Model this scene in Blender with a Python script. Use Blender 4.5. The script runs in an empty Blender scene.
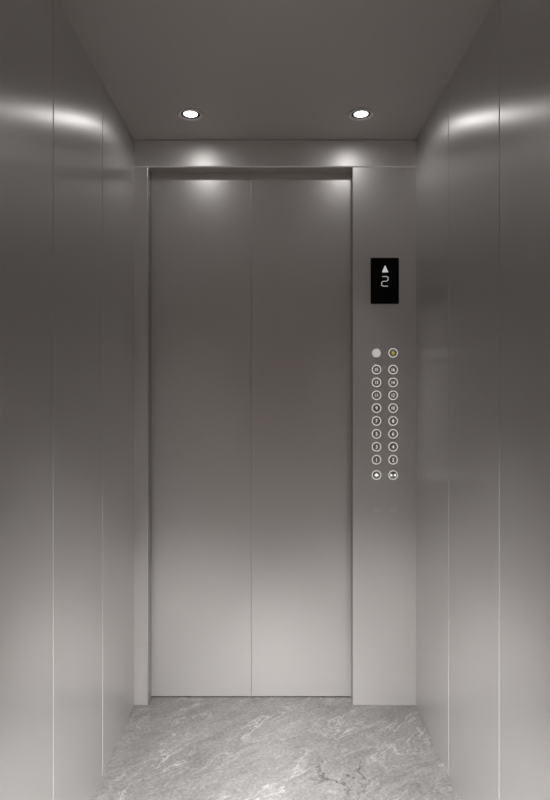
import bpy, bmesh, math, random
from mathutils import Vector, Matrix

scene = bpy.context.scene
COL = scene.collection

# ------------------------------------------------------------------ camera
F_PX = 600.0                       # focal length in pixels of the 550x800 frame
EYE = 1.270                        # camera height
cam_d = bpy.data.cameras.new('camera')
cam_d.sensor_width = 36.0
cam_d.lens = F_PX / 800.0 * 36.0
cam_d.shift_x = 2.0 / 800.0
cam_d.shift_y = -6.0 / 800.0
cam_d.clip_start = 0.02
cam = bpy.data.objects.new('camera', cam_d)
COL.objects.link(cam)
cam.location = (0, 0, EYE)
cam.rotation_euler = (math.pi / 2, 0, 0)
scene.camera = cam

# ------------------------------------------------------------------ world, exposure
w = bpy.data.worlds.new('world')
scene.world = w
w.use_nodes = True
w.node_tree.nodes['Background'].inputs['Color'].default_value = (0, 0, 0, 1)
w.node_tree.nodes['Background'].inputs['Strength'].default_value = 0
vs = scene.view_settings
vs.view_transform = 'Standard'
vs.look = 'None'
vs.gamma = 1.0
vs.exposure = 0.0
vs.use_curve_mapping = False

# light of the ceiling lamps: spot power (W) and cone (degrees) of the front pair,
# of the two unseen fill lamps added for the foot of the door and of those added for
# the foot of the side walls; radiance of the lit lenses
FRONT_W, FRONT_ANGLE = 12.0, 46.0
DOOR_W, DOOR_ANGLE = 170.0, 35.0
SIDE_W, SIDE_ANGLE = 345.0, 28.5
LENS_L = 40.0
LIGHT_COL = (1.0, 0.985, 0.975)

# ------------------------------------------------------------------ cabin measures (metres)
XL, XR = -0.567, 0.584             # side walls
YF, YD, YB = 2.45, 2.513, -0.45    # front returns, door leaves, rear wall
ZC = EYE + 1.037                   # ceiling
OL, OR_, OT = -0.510, 0.3267, EYE + 0.9265   # door opening
T = 0.03


def px(x, y, Y=YF):
    """world X, Z of an image point on the plane at distance Y"""
    return (x - 273.0) * Y / F_PX, EYE + (394.0 - y) * Y / F_PX


# ------------------------------------------------------------------ materials
def new_mat(name):
    m = bpy.data.materials.new(name)
    m.use_nodes = True
    nt = m.node_tree
    return m, nt, nt.nodes['Principled BSDF']


def N(nt, kind, **kw):
    n = nt.nodes.new(kind)
    for k, v in kw.items():
        if k.startswith('i_'):
            n.inputs[k[2:].replace('_', ' ')].default_value = v
        else:
            setattr(n, k, v)
    return n


METAL = 0.6


def steel(name, col, rough, brush=(1, 1, 60), amp=0.006, metallic=METAL, aniso=0.0, grain_dir=(1, 0, 0)):
    """satin brushed steel: noise stretched along the grain moves roughness and colour a little"""
    m, nt, b = new_mat(name)
    L = nt.links.new
    tc = N(nt, 'ShaderNodeTexCoord')
    mp = N(nt, 'ShaderNodeMapping')
    mp.inputs['Scale'].default_value = brush
    nz = N(nt, 'ShaderNodeTexNoise')
    nz.inputs['Scale'].default_value = 8.0
    nz.inputs['Detail'].default_value = 4.0
    L(tc.outputs['Object'], mp.inputs['Vector'])
    L(mp.outputs['Vector'], nz.inputs['Vector'])
    mr = N(nt, 'ShaderNodeMapRange')
    mr.inputs['From Min'].default_value = 0.3
    mr.inputs['From Max'].default_value = 0.7
    mr.inputs['To Min'].default_value = rough - amp
    mr.inputs['To Max'].default_value = rough + amp
    L(nz.outputs['Fac'], mr.inputs['Value'])
    L(mr.outputs['Result'], b.inputs['Roughness'])
    cr = N(nt, 'ShaderNodeMix')
    cr.data_type = 'RGBA'
    cr.inputs['A'].default_value = (*[c * 0.99 for c in col], 1)
    cr.inputs['B'].default_value = (*[min(1, c * 1.01) for c in col], 1)
    L(nz.outputs['Fac'], cr.inputs['Factor'])
    L(cr.outputs['Result'], b.inputs['Base Color'])
    b.inputs['Metallic'].default_value = metallic
    if aniso:                                  # brushed upright: highlights spread across the grain
        b.inputs['Anisotropic'].default_value = aniso
        cv = N(nt, 'ShaderNodeCombineXYZ')
        for i in range(3):
            cv.inputs[i].default_value = grain_dir[i]
        L(cv.outputs[0], b.inputs['Tangent'])
    return m


def plain(name, col, rough=0.5, metallic=0.0, emit=None, strength=0.0, spec=0.5):
    m, nt, b = new_mat(name)
    b.inputs['Base Color'].default_value = (*col, 1)
    b.inputs['Roughness'].default_value = rough
    b.inputs['Metallic'].default_value = metallic
    b.inputs['Specular IOR Level'].default_value = spec
    if emit:
        b.inputs['Emission Color'].default_value = (*emit, 1)
        b.inputs['Emission Strength'].default_value = strength
    return m


STEEL_COL = (0.80, 0.780, 0.768)
M_WALL = steel('satin_steel_side', (0.72, 0.704, 0.695), 0.335, brush=(90, 90, 1), metallic=0.74, aniso=0.74, grain_dir=(0, 1, 0))
M_DOOR = steel('satin_steel_door', STEEL_COL, 0.38, brush=(60, 60, 1))
M_FRONT = steel('satin_steel_front', STEEL_COL, 0.43, brush=(60, 60, 1))
M_CEIL = steel('satin_steel_ceiling', (0.63, 0.60, 0.575), 0.42, brush=(1, 60, 60), metallic=0.5)
M_BEAD = steel('polished_bead_steel', (0.92, 0.90, 0.88), 0.3, brush=(1, 1, 1), metallic=0.9)
M_STRIP = steel('matt_joint_strip', (0.72, 0.705, 0.69), 0.5, brush=(1, 1, 1), metallic=0.3)
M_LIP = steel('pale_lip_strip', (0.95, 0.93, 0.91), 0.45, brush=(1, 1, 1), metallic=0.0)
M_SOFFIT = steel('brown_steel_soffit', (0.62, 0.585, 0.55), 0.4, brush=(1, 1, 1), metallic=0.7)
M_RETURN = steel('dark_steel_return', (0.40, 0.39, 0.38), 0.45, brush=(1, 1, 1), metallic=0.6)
M_REAR = plain('taupe_laminate', (0.60, 0.43, 0.335), 0.6)
M_BAFFLE = plain('lamp_baffle', (0.012, 0.012, 0.012), 0.5)
M_RIM = steel('lamp_rim_steel', (0.80, 0.78, 0.77), 0.4, brush=(1, 1, 1), metallic=0.5)
M_LENS = plain('lit_lens', (0.9, 0.9, 0.9), 0.4, emit=(1.0, 0.985, 0.97), strength=3.0)
M_LENS_DIM = plain('frosted_lit_lens', (0.9, 0.9, 0.9), 0.4, emit=(1.0, 0.985, 0.97), strength=2.0)
M_GLASS = plain('black_glass', (0.003, 0.003, 0.003), 0.12, spec=0.25)
M_LED = plain('led_white', (0.8, 0.8, 0.8), 0.4, emit=(1.0, 0.99, 0.97), strength=0.42)
M_SYM = plain('lit_arrow_symbol', (0.8, 0.8, 0.8), 0.4, emit=(1.0, 0.99, 0.97), strength=1.1)
M_RING = plain('lit_ring', (0.7, 0.68, 0.65), 0.35, emit=(1.0, 0.96, 0.92), strength=0.56)
M_FACE = steel('button_face_steel', (0.52, 0.50, 0.48), 0.38, brush=(1, 1, 1))
M_NUM = plain('lit_numeral', (0.8, 0.78, 0.75), 0.4, emit=(1.0, 0.98, 0.95), strength=0.75)
M_PALE = plain('pale_disc', (0.62, 0.60, 0.59), 0.4, emit=(1.0, 0.97, 0.95), strength=0.33)
M_YEL = plain('lit_yellow', (0.5, 0.42, 0.08), 0.4, emit=(0.75, 0.62, 0.16), strength=0.35)
M_ETCH = plain('etched_mark', (0.92, 0.90, 0.88), 0.6, metallic=0.1)


def marble():
    m, nt, b = new_mat('grey_marble')
    L = nt.links.new
    tc = N(nt, 'ShaderNodeTexCoord')
    rot = N(nt, 'ShaderNodeMapping')
    rot.inputs['Rotation'].default_value = (0, 0, math.radians(-42))
    L(tc.outputs['Object'], rot.inputs['Vector'])
    mp = N(nt, 'ShaderNodeMapping')
    mp.inputs['Scale'].default_value = (1.0, 2.2, 1.0)
    L(rot.outputs['Vector'], mp.inputs['Vector'])
    # domain warp
    wn = N(nt, 'ShaderNodeTexNoise')
    wn.inputs['Scale'].default_value = 3.4
    wn.inputs['Detail'].default_value = 5
    L(mp.outputs['Vector'], wn.inputs['Vector'])
    sub = N(nt, 'ShaderNodeVectorMath', operation='SUBTRACT')
    L(wn.outputs['Color'], sub.inputs[0])
    sub.inputs[1].default_value = (0.5, 0.5, 0.5)
    sc = N(nt, 'ShaderNodeVectorMath', operation='SCALE')
    L(sub.outputs[0], sc.inputs[0])
    sc.inputs['Scale'].default_value = 0.55
    ad = N(nt, 'ShaderNodeVectorMath', operation='ADD')
    L(mp.outputs['Vector'], ad.inputs[0])
    L(sc.outputs[0], ad.inputs[1])

    def noise(scale, detail, rough, src=ad):
        n = N(nt, 'ShaderNodeTexNoise')
        n.inputs['Scale'].default_value = scale
        n.inputs['Detail'].default_value = detail
        n.inputs['Roughness'].default_value = rough
        L(src.outputs[0], n.inputs['Vector'])
        return n.outputs['Fac']

    def ramp(v, pts):
        r = N(nt, 'ShaderNodeValToRGB')
        while len(r.color_ramp.elements) < len(pts):
            r.color_ramp.elements.new(0.5)
        for e, (p, c) in zip(r.color_ramp.elements, pts):
            e.position = p
            e.color = (*c, 1) if isinstance(c, tuple) else (c, c, c, 1)
        L(v, r.inputs['Fac'])
        return r.outputs['Color']

    def mix(a, bb, fac, mode='MIX'):
        x = N(nt, 'ShaderNodeMix')
        x.data_type = 'RGBA'
        x.blend_type = mode
        for s, v in (('A', a), ('B', bb)):
            if isinstance(v, tuple):
                x.inputs[s].default_value = (*v, 1)
            else:
                L(v, x.inputs[s])
        if isinstance(fac, float):
            x.inputs['Factor'].default_value = fac
        else:
            L(fac, x.inputs['Factor'])
        return x.outputs['Result']

    base = ramp(noise(4.5, 10, 0.66), [(0.30, (0.122, 0.119, 0.117)), (0.50, (0.160, 0.157, 0.154)),
                                       (0.70, (0.188, 0.185, 0.182))])
    # cloudy and fine grain
    base = mix(base, ramp(noise(26, 8, 0.72), [(0.30, 0.72), (0.70, 1.24)]), 0.8, 'MULTIPLY')
    base = mix(base, ramp(noise(90, 5, 0.7, rot), [(0.34, 0.66), (0.66, 1.26)]), 0.8, 'MULTIPLY')

    def mult(a, c):
        x = N(nt, 'ShaderNodeMath', operation='MULTIPLY')
        L(a, x.inputs[0])
        L(c, x.inputs[1])
        return x.outputs[0]

    def patch(x, y, r0, r1):
        """1 inside r0 of a floor point, 0 outside r1, with a ragged edge"""
        d = N(nt, 'ShaderNodeVectorMath', operation='DISTANCE')
        L(tc.outputs['Object'], d.inputs[0])
        d.inputs[1].default_value = (x, y, 0)
        r = N(nt, 'ShaderNodeMapRange')
        r.inputs['From Min'].default_value = r1
        r.inputs['From Max'].default_value = r0
        L(d.outputs['Value'], r.inputs['Value'])
        return r.outputs['Result']

    # pale veins: thin bands where a noise crosses its middle, broken up by another noise
    k1 = ramp(noise(3.3, 3, 0.5, mp), [(0.42, 0.0), (0.60, 1.0)])
    base = mix(base, (0.33, 0.325, 0.32), mult(ramp(noise(2.6, 9, 0.58), [(0.487, 0.0), (0.500, 1.0), (0.510, 0.0)]), k1))
    k2 = ramp(noise(4.1, 3, 0.5, wn), [(0.36, 0.0), (0.58, 1.0)])
    base = mix(base, (0.295, 0.29, 0.285), mult(ramp(noise(5.5, 9, 0.60), [(0.487, 0.0), (0.500, 0.7), (0.513, 0.0)]), k2))
    # thin darker lines everywhere, faint
    base = mix(base, (0.13, 0.125, 0.12), mult(ramp(noise(6.5, 9, 0.62, wn), [(0.488, 0.0), (0.500, 0.55), (0.512, 0.0)]), k1))
    # broken dark cracks in two places
    ck = ramp(noise(7.5, 9, 0.62, rot), [(0.478, 0.0), (0.500, 1.0), (0.522, 0.0)])
    base = mix(base, (0.045, 0.038, 0.032), mult(ck, patch(0.235, 2.00, 0.07, 0.14)))
    base = mix(base, (0.09, 0.08, 0.07), mult(ck, patch(0.50, 1.97, 0.02, 0.11)))
    L(base, b.inputs['Base Color'])
    b.inputs['Roughness'].default_value = 0.5
    b.inputs['Specular IOR Level'].default_value = 0.35
    bp = N(nt, 'ShaderNodeBump')
    bp.inputs['Strength'].default_value = 0.08
    bp.inputs['Distance'].default_value = 0.004
    L(noise(38, 6, 0.7), bp.inputs['Height'])
    L(bp.outputs['Normal'], b.inputs['Normal'])
    return m


M_MARBLE = marble()


# ------------------------------------------------------------------ mesh helpers
def add_box(bm, x0, x1, y0, y1, z0, z1, bevel=0.0, seg=2):
    g = bmesh.ops.create_cube(bm, size=1.0)
    vs_ = g['verts']
    for v in vs_:
        v.co = Vector((x0 + (v.co.x + .5) * (x1 - x0), y0 + (v.co.y + .5) * (y1 - y0), z0 + (v.co.z + .5) * (z1 - z0)))
    if bevel > 0:
        es = list({e for v in vs_ for e in v.link_edges})
        bmesh.ops.bevel(bm, geom=es, offset=bevel, segments=seg, affect='EDGES', profile=0.5)


def add_lathe(bm, prof, segs=48, closed_start=True, closed_end=True):
    """surface of revolution about +Z of (radius, z) pairs"""
    rings = []
    for r, z in prof:
        rings.append([bm.verts.new((r * math.cos(2 * math.pi * k / segs), r * math.sin(2 * math.pi * k / segs), z))
                      for k in range(segs)])
    for a, b in zip(rings, rings[1:]):
        for k in range(segs):
            bm.faces.new((a[k], a[(k + 1) % segs], b[(k + 1) % segs], b[k]))
    if closed_start:
        bm.faces.new(list(reversed(rings[0])))
    if closed_end:
        bm.faces.new(rings[-1])


def add_prism(bm, pts, y0, y1):
    """outline pts (x, z), extruded from y0 (front) to y1"""
    a = [bm.verts.new((x, y0, z)) for x, z in pts]
    b = [bm.verts.new((x, y1, z)) for x, z in pts]
    n = len(pts)
    bm.faces.new(a)
    bm.faces.new(list(reversed(b)))
    for k in range(n):
        bm.faces.new((a[k], b[k], b[(k + 1) % n], a[(k + 1) % n]))


def obj(name, bm, mat, parent=None, loc=None, smooth=False):
    bmesh.ops.recalc_face_normals(bm, faces=bm.faces)
    me = bpy.data.meshes.new(name)
    bm.to_mesh(me)
    bm.free()
    me.materials.append(mat)
    if smooth:
        for p in me.polygons:
            p.use_smooth = True
        me.set_sharp_from_angle(angle=math.radians(35))
    o = bpy.data.objects.new(name, me)
    COL.objects.link(o)
    if parent:
        o.parent = parent
    if loc:
        o.location = loc
    return o


def box(name, mat, dims, parent=None, bevel=0.0):
    bm = bmesh.new()
    add_box(bm, *dims, bevel=bevel)
    return obj(name, bm, mat, parent)


def struct(o, label=None):
    o['kind'] = 'structure'
    if label:
        o['label'] = label
    return o


def thing(name, label, cat, loc, group=None):
    o = bpy.data.objects.new(name, None)
    o.empty_display_size = 0.03
    COL.objects.link(o)
    o.location = loc
    o['label'] = label
    o['category'] = cat
    if group:
        o['group'] = group
    return o


def text_mesh(name, body, size, mat, parent, loc, sx=1.0, depth=0.0004, offset=0.0):
    """lettering standing on an XZ plane, facing -Y, centred on loc"""
    cu = bpy.data.curves.new(name, 'FONT')
    cu.body = body
    cu.size = size
    cu.extrude = depth
    cu.offset = offset
    cu.resolution_u = 3
    cu.align_x = 'CENTER'
    t = bpy.data.objects.new(name, cu)
    COL.objects.link(t)
    dg = bpy.context.evaluated_depsgraph_get()
    me = bpy.data.meshes.new_from_object(t.evaluated_get(dg))
    bpy.data.objects.remove(t)
    zs = [v.co.y for v in me.vertices]
    xs = [v.co.x for v in me.vertices]
    cz, cx = (min(zs) + max(zs)) / 2, (min(xs) + max(xs)) / 2
    for v in me.vertices:
        v.co = Vector(((v.co.x - cx) * sx, -v.co.z, v.co.y - cz))
    me.name = name
    me.materials.clear()
    me.materials.append(mat)
    o = bpy.data.objects.new(name, me)
    COL.objects.link(o)
    o.parent = parent
    o.location = loc
    return o


# ------------------------------------------------------------------ the setting
floor = struct(box('floor', M_MARBLE, (XL - T, XR + T, YB - T, YD + T, -0.03, 0.0)), 'polished grey marble floor with pale and dark veins')
struct(box('ceiling', M_CEIL, (XL - T, XR + T, YB - T, YD + T, ZC, ZC + 0.03)), 'flat satin grey metal ceiling')
struct(box('wall_back', M_REAR, (XL - T, XR + T, YB - T, YB, 0.0, ZC)), 'taupe laminate rear wall')

# side walls: satin steel panels about 0.45 m wide with slim cover strips on the joints
SEAMS = [1.997, 1.549, 1.101, 0.653, 0.205, -0.243]


def side_wall(name, xin, sgn):
    bm = bmesh.new()
    add_box(bm, *sorted((xin, xin + sgn * T)), YB, YD + T, 0.0, ZC)
    wl = struct(obj(name, bm, M_WALL), 'satin steel side wall in tall panels')
    for y in SEAMS:
        s = bmesh.new()
        add_box(s, *sorted((xin - sgn * 0.0008, xin + sgn * 0.001)), y - 0.0019, y + 0.0019, 0.002, ZC - 0.001)
        obj('joint_strip', s, M_STRIP, wl)
    return wl


side_wall('wall_left', XL, -1)
side_wall('wall_right', XR, 1)

def bead(name, a, b, r, parent, mat=None, n=12):
    """slim polished round bead between two points"""
    a, b = Vector(a), Vector(b)
    d = (b - a).normalized()
    u = d.orthogonal().normalized()
    v = d.cross(u)
    bm = bmesh.new()
    A = [bm.verts.new(a + (u * math.cos(t) + v * math.sin(t)) * r) for t in [2 * math.pi * k / n for k in range(n)]]
    B = [bm.verts.new(c.co + (b - a)) for c in A]
    for k in range(n):
        bm.faces.new((A[k], A[(k + 1) % n], B[(k + 1) % n], B[k]))
    bm.faces.new(list(reversed(A)))
    bm.faces.new(B)
    return obj(name, bm, mat or M_BEAD, parent, smooth=True)


# header above the door with its bright bottom lip and the slim line at the ceiling
hd = struct(box('trim_1', M_FRONT, (XL, XR, YF, YD - 0.003, OT, ZC - 0.002)), 'satin steel header above the door')
bead('lower_lip', (XL, YF, OT + 0.0022), (XR, YF, OT + 0.0022), 0.0032, hd, M_LIP)
box('soffit', M_SOFFIT, (OL + 0.001, OR_ - 0.001, YF + 0.004, YD - 0.004, OT - 0.0012, OT), hd)
bead('upper_bead', (XL, YF, ZC - 0.0045), (XR, YF, ZC - 0.0045), 0.0018, hd, M_LIP)
# slim jamb on the left
jl = struct(box('trim_2', M_FRONT, (XL, OL, YF, YD - 0.003, 0.0, OT)), 'slim satin steel jamb left of the door')
bead('edge_bead', (OL - 0.0022, YF, 0.0), (OL - 0.0022, YF, OT), 0.0024, jl)
box('inner_return', M_RETURN, (OL, OL + 0.0015, YF + 0.004, YD - 0.004, 0.0, OT), jl)
# broad return panel on the right that carries the controls
rp = struct(box('wall_front', M_FRONT, (OR_, XR, YF, YD - 0.003, 0.0, OT)), 'broad satin steel return panel right of the door')
box('inner_return', M_RETURN, (OR_ - 0.0015, OR_, YF + 0.004, YD - 0.004, 0.0, OT), rp)
# centre-opening door leaves
XS = (251.5 - 273) / F_PX * YD
for nm, a, b, lab in (('door_1', OL - 0.03, XS - 0.0003, 'left satin steel leaf of the centre opening door'),
                      ('door_2', XS + 0.0003, OR_ + 0.03, 'right satin steel leaf of the centre opening door')):
    d = struct(box(nm, M_DOOR, (a, b, YD, YD + 0.028, 0.004, ZC - 0.01), bevel=0.0004), lab)
    if nm == 'door_1':
        bead('meeting_edge', (b - 0.0012, YD + 0.0004, 0.004), (b - 0.0012, YD + 0.0004, ZC - 0.012), 0.0012, d)

# ------------------------------------------------------------------ recessed downlights and added fill lamps
def make_downlight_or_fill(label, loc, watts, angle, group, aim=None, lens=None):
    t = thing('downlight_or_fill_lamp', label, 'ceiling light', loc, group)
    bm = bmesh.new()                     # rim: dished ring, hangs 5 mm under the ceiling
    add_lathe(bm, [(0.0465, 0.0), (0.0465, -0.0034), (0.0450, -0.0052), (0.0420, -0.0056), (0.0365, -0.0030),
                   (0.0350, -0.0008), (0.0350, 0.0)], closed_start=False, closed_end=False)
    obj('rim', bm, M_RIM, t, smooth=True)
    bm = bmesh.new()
    add_lathe(bm, [(0.0349, -0.0012), (0.0266, -0.0010), (0.0266, -0.0003)], closed_start=False, closed_end=False)
    obj('baffle', bm, M_BAFFLE, t, smooth=True)
    bm = bmesh.new()
    add_lathe(bm, [(0.0265, -0.0004), (0.0262, -0.0006), (0.0200, -0.0007), (0.0080, -0.0008), (0.0005, -0.0008)], closed_start=False)
    obj('lens', bm, lens or M_LENS, t, smooth=True)
    ld = bpy.data.lights.new('lamp_beam', 'SPOT')
    ld.energy = watts
    ld.color = LIGHT_COL
    ld.spot_size = math.radians(angle)
    ld.spot_blend = 1.0
    ld.shadow_soft_size = 0.025
    lo = bpy.data.objects.new('lamp_beam', ld)
    COL.objects.link(lo)
    lo.parent = t
    lo.location = (0, 0, -0.035)
    if not aim:                          # the bare glow of the lit lens
        gd = bpy.data.lights.new('lens_glow', 'AREA')
        gd.shape = 'DISK'
        gd.size = 0.053
        gd.color = LIGHT_COL
        gd.energy = LENS_L * math.pi * math.pi * 0.0265 ** 2
        go = bpy.data.objects.new('lens_glow', gd)
        COL.objects.link(go)
        go.parent = t
        go.location = (0, 0, -0.0062)
    if aim:
        lo.rotation_euler = (Vector(aim) - Vector(loc)).to_track_quat('-Z', 'Y').to_euler()
        if abs(aim[0]) > 0.5:            # added side-wall fill: oval beam, wide along the wall
            lo.scale = (1.8, 1.0, 1.0)
    return t


YL = EYE * 0 + 1.037 * F_PX / (394 - 114.0)
make_downlight_or_fill('left of the two round recessed downlights in the ceiling', ((190.5 - 273) / F_PX * YL, YL, ZC), FRONT_W, FRONT_ANGLE,
               'pair of recessed ceiling downlights')
make_downlight_or_fill('right of the two round recessed downlights in the ceiling', ((361 - 273) / F_PX * YL, YL, ZC), FRONT_W, FRONT_ANGLE,
               'pair of recessed ceiling downlights')
# unseen fill lamps, added to brighten the foot of the walls and door
G2 = 'added fill lamps in the rear half of the ceiling'
for x, y, w_, ang, aim, lab in (
        (-0.20, 0.40, DOOR_W, DOOR_ANGLE, (0.40, 2.14, 0.0), 'left added fill lamp near the rear wall, turned to the foot of the door'),
        (0.22, 0.40, DOOR_W, DOOR_ANGLE, (-0.38, 2.14, 0.0), 'right added fill lamp near the rear wall, turned to the foot of the door'),
        (0.40, 1.42, SIDE_W, SIDE_ANGLE, (XL, 1.75, -0.50), 'right added fill lamp in the middle of the cabin, turned to the left wall'),
        (-0.38, 1.42, SIDE_W, SIDE_ANGLE, (XR, 1.75, -0.50), 'left added fill lamp in the middle of the cabin, turned to the right wall'),
        (0.40, 0.75, SIDE_W, SIDE_ANGLE, (XL, 1.1, -0.50), 'right added fill lamp beside the camera, turned to the left wall'),
        (-0.38, 0.75, SIDE_W, SIDE_ANGLE, (XR, 1.1, -0.50), 'left added fill lamp beside the camera, turned to the right wall')):
    make_downlight_or_fill(lab, (x, y, ZC), w_, ang, G2, aim=aim, lens=M_LENS_DIM)

# ------------------------------------------------------------------ floor display
dx0, dz1 = px(370.5, 258)
dx1, dz0 = px(398.8, 304)
dc = ((dx0 + dx1) / 2, YF, (dz0 + dz1) / 2)
disp = thing('floor_display', 'black glass floor display with lit up arrow and digit above the buttons', 'display', dc)
hw, hh = (dx1 - dx0) / 2, (dz1 - dz0) / 2


def round_rect(hw, hh, r, n=5):
    pts = []
    for cx, cz, a0 in ((hw - r, hh - r, 0), (-hw + r, hh - r, 90), (-hw + r, -hh + r, 180), (hw - r, -hh + r, 270)):
        for k in range(n + 1):
            a = math.radians(a0 + 90 * k / n)
            pts.append((cx + r * math.cos(a), cz + r * math.sin(a)))
    return pts


bm = bmesh.new()
add_prism(bm, round_rect(hw, hh, 0.0055), -0.0030, 0.0)
obj('glass_cover', bm, M_GLASS, disp)


def stroke(bm, pts, wd, y0, y1):
    """flat stroke of width wd along pts, mitred"""
    P = [Vector(p) for p in pts]
    Lf, Rt = [], []
    for k, p in enumerate(P):
        a = (P[k] - P[k - 1]).normalized() if k else (P[1] - P[0]).normalized()
        b = (P[k + 1] - P[k]).normalized() if k < len(P) - 1 else a
        t = (a + b).normalized()
        n = Vector((-t.y, t.x))
        s = wd / 2 / max(0.5, n.dot(Vector((-a.y, a.x))))
        Lf.append(p + n * s)
        Rt.append(p - n * s)
    for k in range(len(P) - 1):
        add_prism(bm, [tuple(Lf[k]), tuple(Lf[k + 1]), tuple(Rt[k + 1]), tuple(Rt[k])], y0, y1)


def loc_px(x, y):
    X, Z = px(x, y)
    return X - dc[0], Z - dc[2]


bm = bmesh.new()
add_prism(bm, [loc_px(384.95, 265.3), loc_px(388.2, 272.5), loc_px(381.7, 272.5)], -0.0034, -0.0030)
obj('up_arrow', bm, M_LED, disp)
bm = bmesh.new()
stroke(bm, [loc_px(*p) for p in ((382.0, 276.7), (386.6, 276.7), (387.9, 277.6), (388.1, 279.4), (387.3, 281.0), (385.8, 281.4),
                                 (383.2, 281.4), (381.8, 282.2), (381.4, 284.0), (381.9, 285.7), (383.2, 286.3), (387.8, 286.3))],
       0.0024, -0.0034, -0.0030)
obj('floor_digit', bm, M_LED, disp)

# ------------------------------------------------------------------ push buttons
R_OUT, R_IN = 0.0188, 0.0162


def make_button():
    t = thing('push_button', '', 'elevator button', (0, 0, 0))
    bm = bmesh.new()
    add_lathe(bm, [(R_OUT, 0.0), (R_OUT, 0.0014), (R_OUT - 0.0005, 0.0020), (R_IN + 0.0005, 0.0020), (R_IN, 0.0016), (R_IN, 0.0)],
              closed_start=False, closed_end=False)
    bmesh.ops.rotate(bm, verts=bm.verts, cent=(0, 0, 0), matrix=Matrix.Rotation(math.pi / 2, 3, 'X'))
    r = obj('ring', bm, M_RING, t, smooth=True)
    bm = bmesh.new()
    add_lathe(bm, [(R_IN - 0.0003, 0.0), (R_IN - 0.0003, 0.0010), (R_IN - 0.0010, 0.0014), (0.0005, 0.0014)])
    bmesh.ops.rotate(bm, verts=bm.verts, cent=(0, 0, 0), matrix=Matrix.Rotation(math.pi / 2, 3, 'X'))
    f = obj('face', bm, M_FACE, t, smooth=True)
    return t


proto = make_button()
proto_kids = list(proto.children)
used = [False]


def place_button(x, y, label, group):
    X, Z = px(x, y)
    if not used[0]:
        t = proto
        used[0] = True
    else:
        t = proto.copy()
        COL.objects.link(t)
        for ch in proto_kids:
            c = ch.copy()
            COL.objects.link(c)
            c.parent = t
    t.location = (X, YF, Z)
    t['label'] = label
    t['group'] = group
    return t


CX = (376.5, 393.1)
ROWS = [369.6, 382.4, 395.3, 408.1, 421.0, 433.9, 446.8, 459.8]
WORDS = ('one', 'two', 'three', 'four', 'five', 'six', 'seven', 'eight', 'nine', 'ten', 'eleven', 'twelve', 'thirteen',
         'fourteen', 'fifteen', 'sixteen')
ORD = ('second', 'third', 'fourth', 'fifth', 'sixth', 'seventh', 'eighth', 'ninth')
G = 'round push buttons in two columns'
for r, y in enumerate(ROWS):
    for c in (0, 1):
        n = 15 - 2 * r + c
        t = place_button(CX[c], y, 'ringed elevator button marked %s, %s from the top of the %s column' % (WORDS[n - 1], ORD[r], ('left', 'right')[c]), G)
        two = n > 9
        text_mesh('numeral', str(n), 0.0200, M_NUM, t, (0, -0.0018, 0), sx=0.80 if two else 1.0, offset=-0.0001)
# door open and door close, filled arrowheads
A = 0.0090
for c, lab in ((0, 'round door-open button with outward arrowheads, bottom of the left column'),
               (1, 'round door-close button with inward arrowheads, bottom of the right column')):
    t = place_button(CX[c], 475.1, lab, G)
    bm = bmesh.new()
    y0, y1 = -0.0020, -0.0014
    if c == 0:
        add_prism(bm, [(-0.0006, A * .8), (-0.0006, -A * .8), (-A * .95, 0)], y0, y1)
        add_prism(bm, [(0.0006, A * .8), (A * .95, 0), (0.0006, -A * .8)], y0, y1)
    else:
        add_prism(bm, [(-0.0012, 0), (-A * 1.15, A * .62), (-A * 1.15, -A * .62)], y0, y1)
        add_prism(bm, [(0.0012, 0), (A * 1.15, A * .62), (A * 1.15, -A * .62)], y0, y1)
    obj('arrow_symbol', bm, M_SYM, t)
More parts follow.
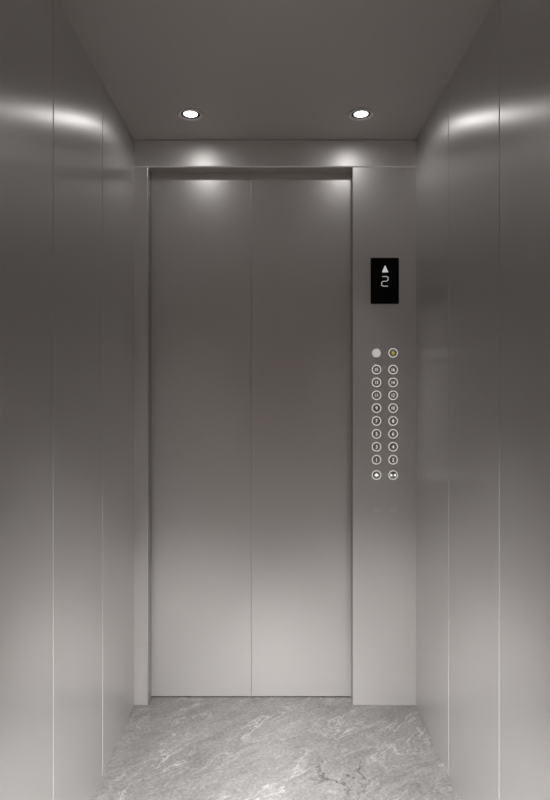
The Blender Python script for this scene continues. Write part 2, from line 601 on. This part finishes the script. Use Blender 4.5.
# alarm button with a yellow bell
t = place_button(CX[1], 352.9, 'round alarm button with a yellow bell, top of the right column', G)
bm = bmesh.new()
k = 0.0086
bell = [(-1.0, -0.55), (-0.78, -0.30), (-0.66, 0.25), (-0.42, 0.72), (-0.14, 0.88), (-0.14, 1.08), (0.14, 1.08), (0.14, 0.88),
        (0.42, 0.72), (0.66, 0.25), (0.78, -0.30), (1.0, -0.55)]
add_prism(bm, [(a * k, b * k) for a, b in bell], -0.0020, -0.0014)
add_prism(bm, [(0.28 * k * math.cos(a), -0.80 * k + 0.24 * k * math.sin(a)) for a in [i * math.pi / 6 for i in range(12)]], -0.0020, -0.0014)
obj('bell_symbol', bm, M_YEL, t)
# plain pale disc, top of the left column
X, Z = px(376.4, 353.1)
t = thing('blank_button', 'plain pale grey round disc without a mark, top of the left column', 'elevator button', (X, YF, Z), G)
bm = bmesh.new()
add_lathe(bm, [(0.0182, 0.0), (0.0182, 0.0012), (0.0174, 0.0022), (0.0005, 0.0024)])
bmesh.ops.rotate(bm, verts=bm.verts, cent=(0, 0, 0), matrix=Matrix.Rotation(math.pi / 2, 3, 'X'))
obj('disc', bm, M_PALE, t, smooth=True)
bm = bmesh.new()
add_lathe(bm, [(0.0196, 0.0), (0.0196, 0.0006), (0.0184, 0.0008), (0.0184, 0.0)], closed_start=False, closed_end=False)
bmesh.ops.rotate(bm, verts=bm.verts, cent=(0, 0, 0), matrix=Matrix.Rotation(math.pi / 2, 3, 'X'))
obj('bezel', bm, M_FACE, t, smooth=True)

# two faint etched marks below the buttons
for x, side in ((377.0, 'left'), (393.3, 'right')):
    X, Z = px(x, 510.0)
    t = thing('etched_mark', '%s of the two faint etched marks on the panel below the buttons' % side, 'marking', (X, YF, Z), 'faint etched marks under the buttons')
    bm = bmesh.new()
    u = 0.0022
    for s in (-1, 1):
        stroke(bm, [(s * 6.4 * u * math.cos(a) * .9, 2.6 * u * math.sin(a)) for a in [math.radians(d) for d in (-50, -25, 0, 25, 50)]],
               0.0032, -0.0004, 0.0)
        stroke(bm, [(s * 2.2 * u, -2.2 * u), (s * 2.2 * u, 2.2 * u)], 0.0034, -0.0004, 0.0)
    obj('etching', bm, M_ETCH, t)
